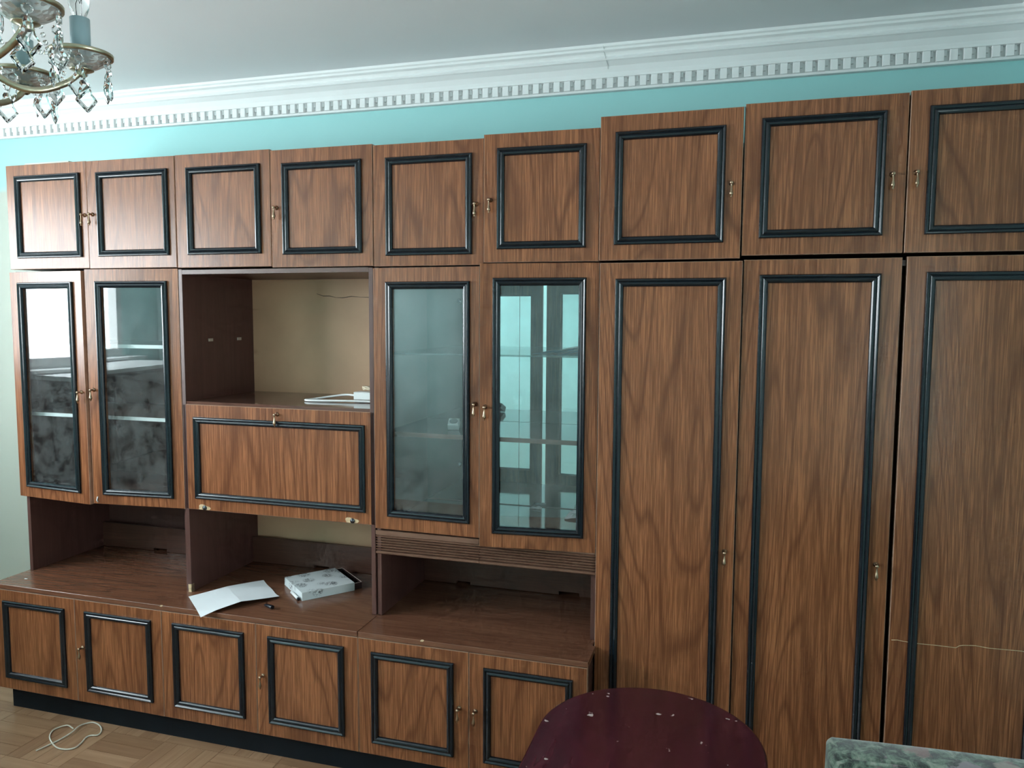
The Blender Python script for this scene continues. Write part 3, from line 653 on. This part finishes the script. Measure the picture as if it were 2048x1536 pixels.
sleeve = MB().lathe([(0, -.015), (.0150, -.015), (.0150, .062), (.0135, .0625), (.0130, .058), (0, .058)], 18).mesh('candle_sleeve', CANDLE)
bulb = MB().lathe([(.0075, .058), (.0100, .066), (.0150, .080), (.0160, .090), (.0135, .104), (.0080, .116), (.0030, .124), (0, .126)], 14).mesh('bulb', CRYSTAL)
fil = MB().tube([(-.003, 0, .062), (-.004, 0, .085), (-.001, 0, .092), (.001, 0, .085), (.004, 0, .092), (.003, 0, .062)], .0004, 5).mesh('filament', DARKP)
# crystals
def slab(outline, t):
    n = len(outline); v = [(x, 0, z) for x, z in outline]; cz = sum(z for x, z in outline)/n
    inn = [(x*.70, z*.70+cz*.30) for x, z in outline]
    V = v+[(x, -t, z) for x, z in inn]+[(x, t, z) for x, z in inn]
    F = [(k, (k+1) % n, n+(k+1) % n, n+k) for k in range(n)]+[(k, 2*n+k, 2*n+(k+1) % n, (k+1) % n) for k in range(n)]+[tuple(range(n, 2*n)), tuple(range(3*n-1, 2*n-1, -1))]
    return MB().add(V, F)
half = [(x_*1.15, z_*1.15) for x_, z_ in ((0, 0), (.004, -.001), (.006, -.005), (.0055, -.010), (.008, -.014), (.0085, -.019), (.0125, -.024), (.0150, -.029), (.0115, -.034), (.0070, -.039), (.0030, -.044), (0, -.0465))]
drop_m = slab(half+[(-x, z) for x, z in half[-2:0:-1]], .0038).mesh('crystal_drop', CRYSTAL)
oct_o = [(.0075*math.cos(R(22.5+45*k)), -.0075+.0075*math.sin(R(22.5+45*k))) for k in range(8)]
but_m = slab(oct_o, .0032).mesh('crystal_button', CRYSTAL)
alm = [(0, 0), (.003, -.003), (.0055, -.010), (.0062, -.018), (.0045, -.027), (.0018, -.033), (0, -.036)]
alm_m = slab(alm+[(-x, z) for x, z in alm[-2:0:-1]], .0035).mesh('crystal_almond', CRYSTAL)
link = MB().tube([(0, 0, .006), (0, 0, -.002)], .0006, 5).mesh('wire_link', CHROME)
def beads(p0, p1, sag, n):
    m = MB(); p0, p1 = Vector(p0), Vector(p1)
    for k in range(n):
        t = (k+.5)/n; p = p0.lerp(p1, t); p.z -= sag*4*t*(1-t); r_ = .0042
        d = (p1-p0).normalized()
        m.lathe([(0, .0028), (r_*.7, .0022), (r_, 0), (r_*.7, -.0022), (0, -.0028)], 6, c=p, axis='X' if abs(d.x) > abs(d.y) else 'Y')
    return m
rnd = random.Random(4)
lower = [math.radians(d_) for d_ in (35, 80, 125, 170, 215, 260, 305, 345)]
am = arm_mesh(R1, .062); am2 = arm_mesh(.10, .040)
tips = []
def branch(az, Rr, z, mesh_arm, vis):
    a = az0+az; rot = (0, 0, a); tip = Vector((Rr*math.cos(a), Rr*math.sin(a), z)); tips.append((az, tip))
    put('arm', mesh_arm, cl, (0, 0, z), rot)
    dsh = put('dish', dish, cl, tip, rot); put('dish_rim', rim, dsh); put('cup', cup, cl, tip)
    put('candle_sleeve', sleeve, cl, tip); bb = put('bulb', bulb, cl, tip); put('filament', fil, bb)
    nd_ = 6 if vis else 4
    for k in range(nd_):
        b_ = a+2*math.pi*k/nd_+.35; e = tip+Vector((.0445*math.cos(b_), .0445*math.sin(b_), -.003))
        ln = put('wire_link', link, cl, e); bt = put('crystal_button', but_m, cl, e+Vector((0, 0, -.003)), (0, 0, b_+R(90)+rnd.uniform(-.4, .4)))
        e2 = e+Vector((0, 0, -.020)); put('wire_link', link, cl, e2+Vector((0, 0, .001)))
        put('crystal_drop' if k % 3 else 'crystal_almond', drop_m if k % 3 else alm_m, cl, e2, (rnd.uniform(-.08, .08), rnd.uniform(-.1, .1), b_+R(90)+rnd.uniform(-.5, .5)))
for az in lower: branch(az, R1, 0., am, -1. < az < 1.9 or az > 5.)
for k in range(4): branch(R(62+90*k), .10, .100, am2, k == 0)
low = tips[:8]
for k in range(8):
    p, q_ = low[k][1], low[(k+1) % 8][1]
    d = (q_-p).normalized()*.046
    beads(tuple(p+d), tuple(q_-d), .045, 16).build('bead_chain', CRYSTAL, cl)
    ctr = Vector((0, 0, .10)); dd = (p-ctr); dd.z = 0; dd.normalize()
    beads(tuple(dd*.02+ctr), tuple(p-dd*.046), .035, 24).build('bead_chain', CRYSTAL, cl)
# chipped edges of the two worktops
wt = [o for o in COL.objects if o.name.startswith('worktop')]
for o, x in ((wt[0], .806), (wt[1], 1.842)):
    MB().add([(x-.006, YBF-.0034, .5165), (x+.005, YBF-.0034, .5170), (x+.007, YBF-.0025, .5209), (x-.004, YBF-.0025, .5211), (x+.004, YBF+.0015, .5212), (x-.002, YBF+.0012, .5212)],
             [(0, 1, 2, 3), (3, 2, 4, 5)]).build('chipped_edge', W_RAW, o)
